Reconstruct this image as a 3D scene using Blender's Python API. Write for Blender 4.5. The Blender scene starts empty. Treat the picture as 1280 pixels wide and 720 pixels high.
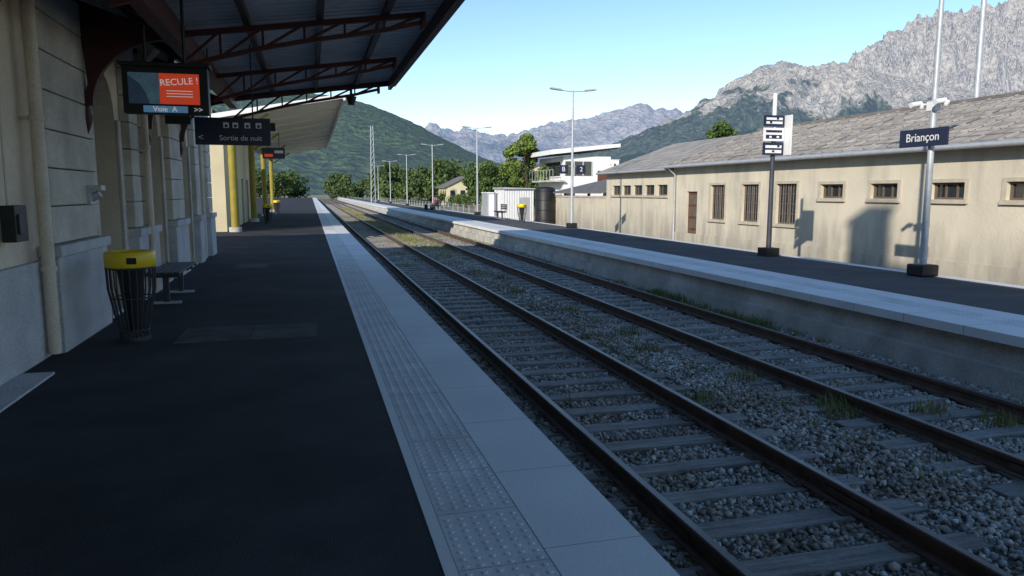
import bpy, math, random
import numpy as np
from mathutils import Vector, Matrix, noise
R = math.radians
random.seed(7); np.random.seed(7)
scene = bpy.context.scene
scene.view_settings.view_transform='Standard'
scene.view_settings.look='None'
scene.view_settings.exposure=0

# ------------------------------------------------------------------ materials
def mat(name, c1, c2=None, scale=3.0, rough=.85, metal=0.0, bump=0.0, bscale=40.0, c3=None, fscale=60, famt=.15,
        stretch=None, emis=None, estr=0.0, spec=.3, lo=.35, hi=.65, detail=6, big=0.0, bigscale=.35):
    m=bpy.data.materials.new(name); m.use_nodes=True
    nt=m.node_tree; N=nt.nodes; L=nt.links
    b=N['Principled BSDF']; b.inputs['Roughness'].default_value=rough; b.inputs['Metallic'].default_value=metal
    b.inputs['Specular IOR Level'].default_value=spec
    tc=N.new('ShaderNodeTexCoord'); mp=N.new('ShaderNodeMapping')
    L.new(tc.outputs['Object'],mp.inputs['Vector'])
    if stretch: mp.inputs['Scale'].default_value=stretch
    n=N.new('ShaderNodeTexNoise'); n.inputs['Scale'].default_value=scale; n.inputs['Detail'].default_value=detail
    L.new(mp.outputs[0],n.inputs['Vector'])
    r=N.new('ShaderNodeValToRGB'); L.new(n.outputs['Fac'],r.inputs['Fac'])
    c2=c2 or tuple(x*.8 for x in c1)
    r.color_ramp.elements[0].position=lo; r.color_ramp.elements[0].color=(*c1,1)
    r.color_ramp.elements[1].position=hi; r.color_ramp.elements[1].color=(*c2,1)
    if c3:
        e=r.color_ramp.elements.new((lo+hi)/2); e.color=(*c3,1)
    n2=N.new('ShaderNodeTexNoise'); n2.inputs['Scale'].default_value=fscale; n2.inputs['Detail'].default_value=4
    L.new(mp.outputs[0],n2.inputs['Vector'])
    mr=N.new('ShaderNodeMapRange'); mr.inputs['From Min'].default_value=.25; mr.inputs['From Max'].default_value=.75
    mr.inputs['To Min'].default_value=1-famt; mr.inputs['To Max'].default_value=1+famt
    L.new(n2.outputs['Fac'],mr.inputs['Value'])
    mx=N.new('ShaderNodeVectorMath'); mx.operation='SCALE'
    L.new(r.outputs['Color'],mx.inputs[0]); L.new(mr.outputs[0],mx.inputs['Scale'])
    out=mx.outputs[0]
    if big>0:
        n4=N.new('ShaderNodeTexNoise'); n4.inputs['Scale'].default_value=bigscale; n4.inputs['Detail'].default_value=8; n4.inputs['Roughness'].default_value=.65
        L.new(tc.outputs['Object'],n4.inputs['Vector'])
        m4=N.new('ShaderNodeMapRange'); m4.inputs['From Min'].default_value=.3; m4.inputs['From Max'].default_value=.7
        m4.inputs['To Min'].default_value=1-big; m4.inputs['To Max'].default_value=1+big; L.new(n4.outputs['Fac'],m4.inputs['Value'])
        x4=N.new('ShaderNodeVectorMath'); x4.operation='SCALE'; L.new(out,x4.inputs[0]); L.new(m4.outputs[0],x4.inputs['Scale']); out=x4.outputs[0]
    L.new(out,b.inputs['Base Color'])
    if bump>0:
        bn=N.new('ShaderNodeTexNoise'); bn.inputs['Scale'].default_value=bscale; bn.inputs['Detail'].default_value=5
        L.new(mp.outputs[0],bn.inputs['Vector'])
        bp=N.new('ShaderNodeBump'); bp.inputs['Strength'].default_value=bump; bp.inputs['Distance'].default_value=.02
        L.new(bn.outputs['Fac'],bp.inputs['Height']); L.new(bp.outputs[0],b.inputs['Normal'])
    if emis:
        b.inputs['Emission Color'].default_value=(*emis,1); b.inputs['Emission Strength'].default_value=estr
    return m

M={}
M['asphalt']=mat('asphalt',(.040,.042,.048),(.060,.061,.067),scale=1.2,bump=.8,bscale=110,fscale=140,famt=.5,rough=.92,spec=.15,big=.30,bigscale=.5)
M['asphalt_patch']=mat('asphalt_patch',(.078,.078,.082),(.105,.105,.105),scale=4,bump=.5,bscale=120,fscale=150,famt=.3,rough=.95,spec=.15,big=.2,bigscale=2)
M['asphalt2']=mat('asphalt_old',(.085,.085,.09),(.12,.118,.115),scale=.8,bump=.4,bscale=90,fscale=90,famt=.25,rough=.95,spec=.15,big=.2)
M['edge']=mat('edge_paver',(.78,.78,.77),(.68,.68,.68),scale=2.2,bump=.12,bscale=90,fscale=120,famt=.10,rough=.8,big=.12,bigscale=1.1)
M['tactile']=mat('tactile_paver',(.70,.70,.69),(.59,.59,.59),scale=3,bump=.15,bscale=90,fscale=80,famt=.14,rough=.8,big=.14,bigscale=1.3)
M['joint']=mat('joint',(.26,.26,.26),(.32,.32,.31))
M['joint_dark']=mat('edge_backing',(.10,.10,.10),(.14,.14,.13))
M['concrete']=mat('concrete',(.56,.54,.50),(.38,.37,.34),scale=1.5,bump=.4,bscale=25,fscale=30,famt=.2,big=.15,bigscale=.8)
M['sleeper']=mat('sleeper_wood',(.36,.34,.32),(.19,.175,.16),scale=2.5,bump=1.0,bscale=14,fscale=30,famt=.45,stretch=(.6,9,9),lo=.3,hi=.7,big=.35,bigscale=1.4)
M['rust']=mat('rail_rust',(.085,.055,.042),(.13,.085,.065),scale=6,bump=.2,rough=.7)
M['railtop']=mat('rail_top',(.20,.185,.18),(.11,.09,.085),scale=3,rough=.45,metal=.5,stretch=(1,.3,1))
M['plaster']=mat('plaster_cream',(.76,.65,.51),(.64,.54,.42),scale=1.1,bump=.25,bscale=40,fscale=25,famt=.08,big=.12,bigscale=.9)
M['plaster_buff']=mat('plaster_pale',(.62,.55,.38),(.54,.47,.32),scale=.8,bump=.2,bscale=30,fscale=20,famt=.06)  # even buff plaster for the annex and town houses
M['ashlar']=mat('ashlar_stone',(.60,.55,.48),(.47,.435,.38),scale=2.2,bump=.5,bscale=35,fscale=40,famt=.15,big=.15,bigscale=1.5)
M['plinth']=mat('plinth_stone',(.60,.60,.61),(.44,.44,.46),scale=3,bump=.8,bscale=30,fscale=50,famt=.2,big=.18,bigscale=1.5)
M['ironred']=mat('iron_oxblood',(.085,.022,.024),(.065,.017,.018),rough=.5,spec=.4)
M['irondark']=mat('iron_dark',(.055,.028,.030),(.042,.022,.024),rough=.5,spec=.4)
M['sheet']=mat('roof_sheet',(.58,.60,.65),(.46,.48,.52),scale=1.2,rough=.6,metal=.1,big=.15)
M['creamboard']=mat('soffit_board',(.86,.80,.66),(.80,.74,.60),scale=1,rough=.6,stretch=(1,6,1))
M['yellow']=mat('yellow_paint',(.85,.62,.02),(.78,.56,.02),rough=.4,spec=.5,famt=.05)
M['yellowdull']=mat('yellow_column',(.30,.24,.035),(.25,.20,.03),rough=.5)
M['black']=mat('black_plastic',(.012,.012,.014),(.018,.018,.02),rough=.5,spec=.4)
M['navy']=mat('navy_panel',(.012,.016,.045),(.014,.018,.05),rough=.35,spec=.5,famt=.03)
M['white']=mat('white_paint',(.80,.80,.80),(.74,.74,.74),scale=2,rough=.5,famt=.04)
M['galv']=mat('galvanised',(.50,.52,.54),(.42,.44,.46),scale=6,rough=.5,metal=.3)
M['darksteel']=mat('dark_steel',(.07,.075,.09),(.05,.055,.068),rough=.5,metal=.3)
M['pipe']=mat('pipe_beige',(.68,.59,.48),(.58,.50,.40),rough=.5)
M['glass']=mat('window_glass',(.02,.025,.03),(.03,.035,.04),rough=.08,spec=.8)
M['woodbrown']=mat('brown_joinery',(.14,.055,.035),(.11,.045,.03),rough=.6)
M['sill']=mat('sill_stone',(.52,.46,.36),(.42,.38,.31),scale=4)
M['winframe']=mat('window_frame_brown',(.15,.12,.09),(.12,.09,.07),rough=.6)
M['bars']=mat('window_bars',(.24,.22,.20),(.20,.18,.16))
M['person_skin']=mat('skin',(.45,.27,.19),(.42,.25,.18),rough=.6)
M['cloth_a']=mat('cloth_blue',(.03,.05,.12),(.04,.06,.13))
M['cloth_b']=mat('cloth_dark',(.02,.02,.022),(.03,.03,.03))
M['cloth_c']=mat('cloth_red',(.35,.05,.04),(.3,.04,.04))
M['hair']=mat('hair',(.03,.018,.01),(.04,.02,.012))
M['bark']=mat('bark',(.09,.07,.05),(.05,.04,.03),scale=5,bump=.5)
M['leaf_lime']=mat('leaf_lime',(.17,.23,.05),(.09,.14,.03),scale=.9,fscale=5,famt=.4)
M['leaf']=mat('leaf_green',(.10,.15,.04),(.05,.09,.025),scale=.7,fscale=4,famt=.4)
M['leaf_far']=mat('leaf_far',(.10,.145,.045),(.045,.078,.028),scale=.25,fscale=2,famt=.4)
M['grass']=mat('grass_blade',(.11,.17,.04),(.22,.20,.08),scale=1.2,fscale=3,famt=.3)
M['drygrass']=mat('dry_grass_blade',(.34,.29,.15),(.20,.22,.08),scale=.7,fscale=3,famt=.3)
M['tile']=mat('roof_tile_grey',(.20,.18,.17),(.14,.13,.125),scale=2)
M['scrblack']=mat('screen_black',(.01,.02,.03),(.04,.06,.07),scale=4,emis=(.03,.06,.10),estr=.25,rough=.3)
M['scrred']=mat('screen_red',(.3,.05,.02),(.28,.05,.02),emis=(.62,.06,.025),estr=.5,rough=.3)
M['scrblue']=mat('screen_blue',(.12,.25,.40),(.12,.25,.40),emis=(.10,.25,.42),estr=.35,rough=.3)
M['scrwhite']=mat('screen_white',(.6,.6,.6),(.6,.6,.6),emis=(.8,.8,.8),estr=.35)
M['scrsmoke']=mat('screen_smoke',(.015,.06,.09),(.14,.22,.26),scale=7,emis=(.06,.12,.17),estr=.3,rough=.3)

def warehouse_mat():
    m=bpy.data.materials.new('rendered_wall'); m.use_nodes=True
    nt=m.node_tree;N=nt.nodes;L=nt.links;b=N['Principled BSDF'];b.inputs['Roughness'].default_value=.9
    tc=N.new('ShaderNodeTexCoord')
    n=N.new('ShaderNodeTexNoise');n.inputs['Scale'].default_value=.45;n.inputs['Detail'].default_value=9;n.inputs['Roughness'].default_value=.6
    L.new(tc.outputs['Object'],n.inputs['Vector'])
    r=N.new('ShaderNodeValToRGB');L.new(n.outputs['Fac'],r.inputs['Fac'])
    r.color_ramp.elements[0].position=.32;r.color_ramp.elements[0].color=(.67,.60,.47,1)
    r.color_ramp.elements[1].position=.68;r.color_ramp.elements[1].color=(.52,.475,.385,1)
    mp=N.new('ShaderNodeMapping');mp.inputs['Scale'].default_value=(1,2.2,.5);L.new(tc.outputs['Object'],mp.inputs['Vector'])
    n2=N.new('ShaderNodeTexNoise');n2.inputs['Scale'].default_value=1.0;n2.inputs['Detail'].default_value=7;L.new(mp.outputs[0],n2.inputs['Vector'])
    sx=N.new('ShaderNodeSeparateXYZ');L.new(tc.outputs['Object'],sx.inputs[0])
    g=N.new('ShaderNodeMapRange');g.inputs['From Min'].default_value=-.5;g.inputs['From Max'].default_value=.9
    g.inputs['To Min'].default_value=.38;g.inputs['To Max'].default_value=0;L.new(sx.outputs['Z'],g.inputs['Value'])
    ad=N.new('ShaderNodeMath');ad.operation='ADD';L.new(n2.outputs['Fac'],ad.inputs[0]);L.new(g.outputs[0],ad.inputs[1])
    r2=N.new('ShaderNodeValToRGB');L.new(ad.outputs[0],r2.inputs['Fac'])
    r2.color_ramp.elements[0].position=.50;r2.color_ramp.elements[0].color=(1,1,1,1)
    r2.color_ramp.elements[1].position=.95;r2.color_ramp.elements[1].color=(.58,.59,.62,1)
    mx=N.new('ShaderNodeMix');mx.data_type='RGBA';mx.blend_type='MULTIPLY';mx.inputs[0].default_value=1
    L.new(r.outputs[0],mx.inputs[6]);L.new(r2.outputs[0],mx.inputs[7]);L.new(mx.outputs[2],b.inputs['Base Color'])
    n3=N.new('ShaderNodeTexNoise');n3.inputs['Scale'].default_value=12;n3.inputs['Detail'].default_value=6;L.new(tc.outputs['Object'],n3.inputs['Vector'])
    bp=N.new('ShaderNodeBump');bp.inputs['Strength'].default_value=.3;bp.inputs['Distance'].default_value=.03
    L.new(n3.outputs['Fac'],bp.inputs['Height']);L.new(bp.outputs[0],b.inputs['Normal'])
    return m
M['warehouse']=warehouse_mat()

def roof_mat():
    m=bpy.data.materials.new('fibre_cement_roof'); m.use_nodes=True
    nt=m.node_tree;N=nt.nodes;L=nt.links;b=N['Principled BSDF'];b.inputs['Roughness'].default_value=.9
    tc=N.new('ShaderNodeTexCoord');mp=N.new('ShaderNodeMapping');mp.inputs['Rotation'].default_value=(0,0,R(90))
    L.new(tc.outputs['Object'],mp.inputs['Vector'])
    br=N.new('ShaderNodeTexBrick');br.inputs['Scale'].default_value=1
    br.inputs['Brick Width'].default_value=.5;br.inputs['Row Height'].default_value=.45;br.inputs['Mortar Size'].default_value=.022
    br.inputs['Color1'].default_value=(.43,.395,.355,1);br.inputs['Color2'].default_value=(.34,.31,.28,1);br.inputs['Mortar'].default_value=(.17,.155,.14,1)
    L.new(mp.outputs[0],br.inputs['Vector'])
    n=N.new('ShaderNodeTexNoise');n.inputs['Scale'].default_value=1.1;n.inputs['Detail'].default_value=9;n.inputs['Roughness'].default_value=.7;L.new(tc.outputs['Object'],n.inputs['Vector'])
    r=N.new('ShaderNodeValToRGB');L.new(n.outputs['Fac'],r.inputs['Fac'])
    r.color_ramp.elements[0].position=.35;r.color_ramp.elements[0].color=(.72,.72,.72,1)
    r.color_ramp.elements[1].position=.65;r.color_ramp.elements[1].color=(1.2,1.17,1.13,1)
    mx=N.new('ShaderNodeMix');mx.data_type='RGBA';mx.blend_type='MULTIPLY';mx.inputs[0].default_value=1
    L.new(br.outputs[0],mx.inputs[6]);L.new(r.outputs[0],mx.inputs[7]);L.new(mx.outputs[2],b.inputs['Base Color'])
    bp=N.new('ShaderNodeBump');bp.inputs['Strength'].default_value=.7;bp.inputs['Distance'].default_value=.04;bp.invert=True
    L.new(br.outputs['Fac'],bp.inputs['Height']);L.new(bp.outputs[0],b.inputs['Normal'])
    return m
M['wroof']=roof_mat()

def ballast_mat():
    m=bpy.data.materials.new('ballast'); m.use_nodes=True
    nt=m.node_tree;N=nt.nodes;L=nt.links;b=N['Principled BSDF'];b.inputs['Roughness'].default_value=.95
    tc=N.new('ShaderNodeTexCoord')
    v=N.new('ShaderNodeTexVoronoi');v.inputs['Scale'].default_value=20;L.new(tc.outputs['Object'],v.inputs['Vector'])
    r=N.new('ShaderNodeValToRGB')
    sp=N.new('ShaderNodeSeparateColor');L.new(v.outputs['Color'],sp.inputs[0]);L.new(sp.outputs[0],r.inputs['Fac'])
    r.color_ramp.elements[0].color=(.24,.22,.20,1);r.color_ramp.elements[1].color=(.54,.50,.44,1)
    e=r.color_ramp.elements.new(.5);e.color=(.37,.335,.29,1)
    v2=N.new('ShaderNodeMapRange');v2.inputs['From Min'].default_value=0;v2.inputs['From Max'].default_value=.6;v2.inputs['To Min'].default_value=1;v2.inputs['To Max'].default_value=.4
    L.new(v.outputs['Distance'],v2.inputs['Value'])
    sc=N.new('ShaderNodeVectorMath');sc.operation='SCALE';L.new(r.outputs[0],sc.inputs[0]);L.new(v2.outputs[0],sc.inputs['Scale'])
    n=N.new('ShaderNodeTexNoise');n.inputs['Scale'].default_value=.55;n.inputs['Detail'].default_value=7;L.new(tc.outputs['Object'],n.inputs['Vector'])
    r3=N.new('ShaderNodeValToRGB');L.new(n.outputs['Fac'],r3.inputs['Fac'])
    r3.color_ramp.elements[0].position=.50;r3.color_ramp.elements[0].color=(0,0,0,1);r3.color_ramp.elements[1].position=.66;r3.color_ramp.elements[1].color=(.7,.7,.7,1)
    mx=N.new('ShaderNodeMix');mx.data_type='RGBA';L.new(r3.outputs[0],mx.inputs[0]);L.new(sc.outputs[0],mx.inputs[6]);mx.inputs[7].default_value=(.26,.235,.13,1)
    L.new(mx.outputs[2],b.inputs['Base Color'])
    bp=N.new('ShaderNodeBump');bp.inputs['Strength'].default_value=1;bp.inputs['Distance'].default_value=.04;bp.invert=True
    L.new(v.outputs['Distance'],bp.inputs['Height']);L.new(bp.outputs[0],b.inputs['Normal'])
    return m
M['ballast']=ballast_mat()
def stone_mat():
    m=bpy.data.materials.new('ballast_stone'); m.use_nodes=True
    nt=m.node_tree;N=nt.nodes;L=nt.links;b=N['Principled BSDF'];b.inputs['Roughness'].default_value=.95;b.inputs['Specular IOR Level'].default_value=.15
    a=N.new('ShaderNodeAttribute');a.attribute_name='tint'
    tc=N.new('ShaderNodeTexCoord');n=N.new('ShaderNodeTexNoise');n.inputs['Scale'].default_value=.9;n.inputs['Detail'].default_value=8;L.new(tc.outputs['Object'],n.inputs['Vector'])
    r=N.new('ShaderNodeValToRGB');L.new(n.outputs['Fac'],r.inputs['Fac'])
    r.color_ramp.elements[0].position=.36;r.color_ramp.elements[0].color=(.74,.66,.58,1)
    r.color_ramp.elements[1].position=.56;r.color_ramp.elements[1].color=(1,1,1,1)
    mx=N.new('ShaderNodeMix');mx.data_type='RGBA';mx.blend_type='MULTIPLY';mx.inputs[0].default_value=1
    L.new(a.outputs['Color'],mx.inputs[6]);L.new(r.outputs[0],mx.inputs[7]);L.new(mx.outputs[2],b.inputs['Base Color'])
    return m
M['stone']=stone_mat()
M['ground']=mat('valley_ground',(.26,.23,.12),(.13,.15,.06),scale=.12,c3=(.30,.27,.19),fscale=3,famt=.3,bump=.3,bscale=4,detail=10)

# ------------------------------------------------------------------ mesh builder
class MB:
    def __init__(s): s.v=[];s.f=[];s.mi=[];s.mats=[];s.sm=[]
    def mid(s,k):
        if k not in s.mats: s.mats.append(k)
        return s.mats.index(k)
    def add(s,vs,fs,k,smooth=False):
        o=len(s.v); s.v+=[tuple(p) for p in vs]; m=s.mid(k)
        for f in fs: s.f.append([i+o for i in f]); s.mi.append(m); s.sm.append(smooth)
    def box(s,x0,x1,y0,y1,z0,z1,k):
        v=[(x0,y0,z0),(x1,y0,z0),(x1,y1,z0),(x0,y1,z0),(x0,y0,z1),(x1,y0,z1),(x1,y1,z1),(x0,y1,z1)]
        s.add(v,[(0,3,2,1),(4,5,6,7),(0,1,5,4),(1,2,6,5),(2,3,7,6),(3,0,4,7)],k)
    def obox(s,c,size,rot,k):
        h=[d/2 for d in size]; c=Vector(c)
        v=[c+rot@Vector((a*h[0],b*h[1],d*h[2])) for d in(-1,1) for a,b in((-1,-1),(1,-1),(1,1),(-1,1))]
        s.add(v,[(0,3,2,1),(4,5,6,7),(0,1,5,4),(1,2,6,5),(2,3,7,6),(3,0,4,7)],k)
    def beam(s,p0,p1,w,h,k):
        p0=Vector(p0);p1=Vector(p1);d=(p1-p0);l=d.length;d.normalize()
        up=Vector((0,0,1)) if abs(d.z)<.95 else Vector((0,1,0))
        sd=d.cross(up).normalized();u=sd.cross(d).normalized()
        rot=Matrix((sd,d,u)).transposed()
        s.obox((p0+p1)/2,(w,l,h),rot,k)
    def tube(s,pts,rad,k,n=12,cap=True,smooth=True):
        pts=[Vector(p) for p in pts]
        if not isinstance(rad,(list,tuple)): rad=[rad]*len(pts)
        vs=[];fs=[];ref=None
        for i,p in enumerate(pts):
            d=(pts[min(i+1,len(pts)-1)]-pts[max(i-1,0)]).normalized()
            if ref is None or abs(ref.dot(d))>.95: ref=Vector((1,0,0)) if abs(d.x)<.8 else Vector((0,1,0))
            a=d.cross(ref).normalized();b=d.cross(a).normalized()
            for j in range(n):
                t=2*math.pi*j/n; vs.append(p+rad[i]*(math.cos(t)*a+math.sin(t)*b))
        for i in range(len(pts)-1):
            for j in range(n):
                fs.append((i*n+j,i*n+(j+1)%n,(i+1)*n+(j+1)%n,(i+1)*n+j))
        s.add(vs,fs,k,smooth)
        if cap:
            s.add(vs[:n],[tuple(range(n))],k); s.add(vs[-n:],[tuple(range(n))],k)
    def prism(s,poly,vec,k):
        n=len(poly);vec=Vector(vec);a=[Vector(p) for p in poly];b=[p+vec for p in a]
        s.add(a+b,[tuple(range(n)),tuple(range(2*n-1,n-1,-1))]+[(i,(i+1)%n,n+(i+1)%n,n+i) for i in range(n)],k)
    def build(s,name,parent=None,bevel=0):
        me=bpy.data.meshes.new(name); me.from_pydata(s.v,[],s.f)
        for k in s.mats: me.materials.append(M[k])
        me.polygons.foreach_set('material_index',s.mi); me.polygons.foreach_set('use_smooth',s.sm)
        me.update()
        ob=bpy.data.objects.new(name,me); scene.collection.objects.link(ob)
        if parent: ob.parent=parent
        if bevel:
            b=ob.modifiers.new('bevel','BEVEL');b.width=bevel;b.segments=2;b.limit_method='ANGLE';b.angle_limit=R(40)
        return ob
def empty(name):
    e=bpy.data.objects.new(name,None); scene.collection.objects.link(e); e.empty_display_size=.3; return e
def text(name,body,size,loc,rot,k,parent,align='CENTER'):
    c=bpy.data.curves.new(name,'FONT');c.body=body;c.size=size;c.align_x=align;c.align_y='CENTER';c.extrude=.002
    c.materials.append(M[k]);o=bpy.data.objects.new(name,c);scene.collection.objects.link(o)
    o.location=loc;o.rotation_euler=rot;o.parent=parent;return o
FACE_Y=(R(90),0,0); FACE_X=(R(90),0,R(-90))

# ------------------------------------------------------------------ ground & tracks
g=MB(); g.add([(-9000,-3000,-.80),(14000,-3000,-.80),(14000,14000,-.80),(-9000,14000,-.80)],[(0,1,2,3)],'ground'); g.build('ground')

def sheet(name,x0,x1,y0,y1,z,dx,dy,k,amp=.02,fr=1.2):
    nx=int((x1-x0)/dx)+1;ny=int((y1-y0)/dy)+1
    xs=np.linspace(x0,x1,nx);ys=np.linspace(y0,y1,ny);vs=[];fs=[]
    for y in ys:
        for x in xs: vs.append((x,y,z+amp*noise.fractal(Vector((x*fr,y*fr,3)),1,2,4)))
    for j in range(ny-1):
        for i in range(nx-1): a=j*nx+i; fs.append((a,a+1,a+nx+1,a+nx))
    m=MB();m.add(vs,fs,k,True);return m.build(name)
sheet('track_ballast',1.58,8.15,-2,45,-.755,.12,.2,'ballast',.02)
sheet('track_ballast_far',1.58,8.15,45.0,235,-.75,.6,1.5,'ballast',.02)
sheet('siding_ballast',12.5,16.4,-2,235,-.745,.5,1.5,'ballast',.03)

T1,T2,T3=3.17,6.50,14.3
SP=.60
def track(name,cx,y0,y1,detail_to):
    e=empty(name)
    for side,nm in((-.735,'left_rail'),(.735,'right_rail')):
        m=MB(); c=cx+side
        prof=[(-.07,-.70),(.07,-.70),(.07,-.688),(.012,-.672),(.010,-.600),(.036,-.588),(.036,-.556),(.028,-.5501),(-.028,-.5501),(-.036,-.556),(-.036,-.588),(-.010,-.600),(-.012,-.672),(-.07,-.688)]
        m.prism([(c+a,y0,z) for a,z in prof],(0,y1-y0,0),'rust')
        m.box(c-.027,c+.027,y0,y1,-.5499,-.548,'railtop')
        y=y0+7.3
        while y<60:
            for sg in(-1,1): m.box(c+sg*.014 if sg>0 else c-.032,c+.032 if sg>0 else c-.014,y,y+.5,-.665,-.605,'rust')
            y+=18
        m.build(nm,e)
    m=MB(); k=0
    while y0+.3+k*SP<min(y1,150):
        y=y0+.3+k*SP+random.uniform(-.02,.02); k+=1
        w=.103+random.uniform(-.012,.014); l=1.28+random.uniform(-.06,.05); zt=-.704+random.uniform(-.008,.004); a=random.uniform(-.03,.03)
        m.obox((cx+random.uniform(-.03,.03),y,zt-.06),(2*l,2*w,.12),Matrix.Rotation(a,3,'Z'),'sleeper')
        if y<detail_to:
            for side in(-.735,.735):
                c=cx+side; m.box(c-.15,c+.15,y-.07,y+.07,-.704,-.690,'rust')
                for sg in(-1,1): m.tube([(c+sg*.105,y+.03*sg,-.69),(c+sg*.105,y+.03*sg,-.655)],.017,'rust',6)
    m.build('sleepers',e,bevel=.01)
    return e
track('railway_track',T1,-3,235,26)
track('railway_track',T2,-3,235,26)
track('railway_track',T3,-3,235,0)

def ico():
    t=(1+5**.5)/2
    v=np.array([(-1,t,0),(1,t,0),(-1,-t,0),(1,-t,0),(0,-1,t),(0,1,t),(0,-1,-t),(0,1,-t),(t,0,-1),(t,0,1),(-t,0,-1),(-t,0,1)],float)
    v/=np.linalg.norm(v[0])
    f=np.array([(0,11,5),(0,5,1),(0,1,7),(0,7,10),(0,10,11),(1,5,9),(5,11,4),(11,10,2),(10,7,6),(7,1,8),(3,9,4),(3,4,2),(3,2,6),(3,6,8),(3,8,9),(4,9,5),(2,4,11),(6,2,10),(8,6,7),(9,8,1)])
    return v,f
def octa():
    v=np.array([(1,0,0),(-1,0,0),(0,1,0),(0,-1,0),(0,0,1),(0,0,-1)],float)
    f=np.array([(0,2,4),(2,1,4),(1,3,4),(3,0,4),(2,0,5),(1,2,5),(3,1,5),(0,3,5)]);return v,f
def rand_rot(n):
    q=np.random.normal(size=(n,4));q/=np.linalg.norm(q,axis=1)[:,None];w,x,y,z=q.T
    return np.stack([np.stack([1-2*(y*y+z*z),2*(x*y-z*w),2*(x*z+y*w)],1),np.stack([2*(x*y+z*w),1-2*(x*x+z*z),2*(y*z-x*w)],1),np.stack([2*(x*z-y*w),2*(y*z+x*w),1-2*(x*x+y*y)],1)],1)
def stones(name,x0,x1,y0,y1,dens,r0,r1,base):
    n=int((x1-x0)*(y1-y0)*dens)
    x=np.random.uniform(x0,x1,n);y=np.random.uniform(y0,y1,n)
    keep=np.ones(n,bool)
    inside=np.zeros(n,bool)
    for c in(T1,T2):
        for s in(-.735,.735): keep&=np.abs(x-(c+s))>.085
        on=(np.abs(x-c)<1.27); inside|=on
        ph=((y-(-3+.3))/SP)%1; onsl=on&((ph<.20)|(ph>.80))
        p=np.where(np.abs(x-c)<.75,.03,.35)
        keep&=~(onsl&(np.random.rand(n)>p))
    x=x[keep];y=y[keep];inside=inside[keep];n=len(x)
    bv,bf=base;k=len(bv)
    r=np.random.uniform(r0,r1,n)*np.random.choice([.6,.8,1,1.2],n)
    rel=bv[None]*np.random.uniform(.72,1.25,(n,k,1))*np.random.uniform(.65,1.15,(n,1,3))
    rot=rand_rot(n); rel=np.einsum('nij,nkj->nki',rot,rel)*r[:,None,None]
    z=-.75+r*.3+np.random.uniform(-.01,.012,n)+np.where(inside,0,.025)
    P=rel+np.stack([x,y,z],1)[:,None,:]
    F=(bf[None]+(np.arange(n)*k)[:,None,None]).reshape(-1,3)
    me=bpy.data.meshes.new(name); me.vertices.add(n*k); me.vertices.foreach_set('co',P.reshape(-1))
    me.loops.add(F.size); me.loops.foreach_set('vertex_index',F.reshape(-1).astype(np.int32))
    me.polygons.add(len(F)); me.polygons.foreach_set('loop_start',(np.arange(len(F))*3).astype(np.int32))
    me.polygons.foreach_set('loop_total',np.full(len(F),3,np.int32)); me.update(); me.validate()
    pal=np.array([(.36,.345,.325),(.47,.445,.41),(.24,.23,.22),(.58,.55,.50),(.40,.32,.25),(.29,.24,.20),(.70,.68,.64)])
    c=pal[np.random.choice(len(pal),n,p=[.27,.22,.20,.11,.09,.08,.03])]*np.random.uniform(.8,1.2,(n,1))
    c=np.concatenate([c,np.ones((n,1))],1); c=np.repeat(c,k,axis=0)
    at=me.color_attributes.new('tint','FLOAT_COLOR','POINT'); at.data.foreach_set('color',c.reshape(-1))
    me.materials.append(M['stone']); ob=bpy.data.objects.new(name,me); scene.collection.objects.link(ob)
stones('ballast_stones',1.6,8.0,1.5,13,1000,.014,.029,ico())
stones('ballast_stones_far',1.6,8.0,13,36,400,.018,.035,octa())

def weeds(name,spots,k='grass'):
    vs=[];fs=[]
    for (x,y,r,h,n) in spots:
        for i in range(n):
            a=random.uniform(0,6.28);d=r*random.random()**.7
            px=x+d*math.cos(a);py=y+d*math.sin(a);hh=h*random.uniform(.4,1.1);b=random.uniform(0,6.28);l=random.uniform(.1,.7)*hh;w=random.uniform(.003,.007)
            dx,dy=math.cos(b)*l,math.sin(b)*l;qx,qy=-math.sin(b)*w,math.cos(b)*w;o=len(vs);z=-.75
            vs+=[(px-qx,py-qy,z),(px+qx,py+qy,z),(px+dx*.4+qx,py+dy*.4+qy,z+hh*.6),(px+dx*.4-qx,py+dy*.4-qy,z+hh*.6),(px+dx,py+dy,z+hh)]
            fs+=[(o,o+1,o+2,o+3),(o+3,o+2,o+4)]
    m=MB();m.add(vs,fs,k);m.build(name)
sp=[]
for i in range(26): sp.append((random.uniform(7.45,8.0),random.uniform(6,28),.18,.14,50))
for i in range(14): sp.append((7.7+random.uniform(-.15,.15),random.uniform(11,16),.25,.24,110))
for (x,y) in [(5.5,6.6),(5.6,6.9),(5.35,8.2),(5.2,11.5),(6.5,6.4),(6.9,5.9),(4.9,10.2),(7.5,6.2),(5.0,14),(4.7,17),(5.1,20),(1.75,8),(1.7,10.5),(1.8,13),(1.9,6.4),(4.3,7.5)]: sp.append((x,y,.22,.2,90))
for i in range(80): sp.append((random.uniform(4.3,5.4),random.uniform(4.5,40),random.uniform(.1,.3),random.uniform(.06,.14),35))
for i in range(45): sp.append((random.uniform(2.6,7.6),random.uniform(5,30),random.uniform(.06,.2),random.uniform(.06,.12),20))
for i in range(40): sp.append((random.uniform(1.62,1.95),random.uniform(3,30),random.uniform(.06,.2),random.uniform(.06,.16),30))
for i in range(160): sp.append((random.uniform(1.65,7.9),random.uniform(24,80),.35,.16,40))
weeds('track_weeds',sp)
sp=[]
for i in range(90): sp.append((random.uniform(4.35,5.35),random.uniform(4,40),random.uniform(.15,.35),random.uniform(.05,.12),32))
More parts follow.
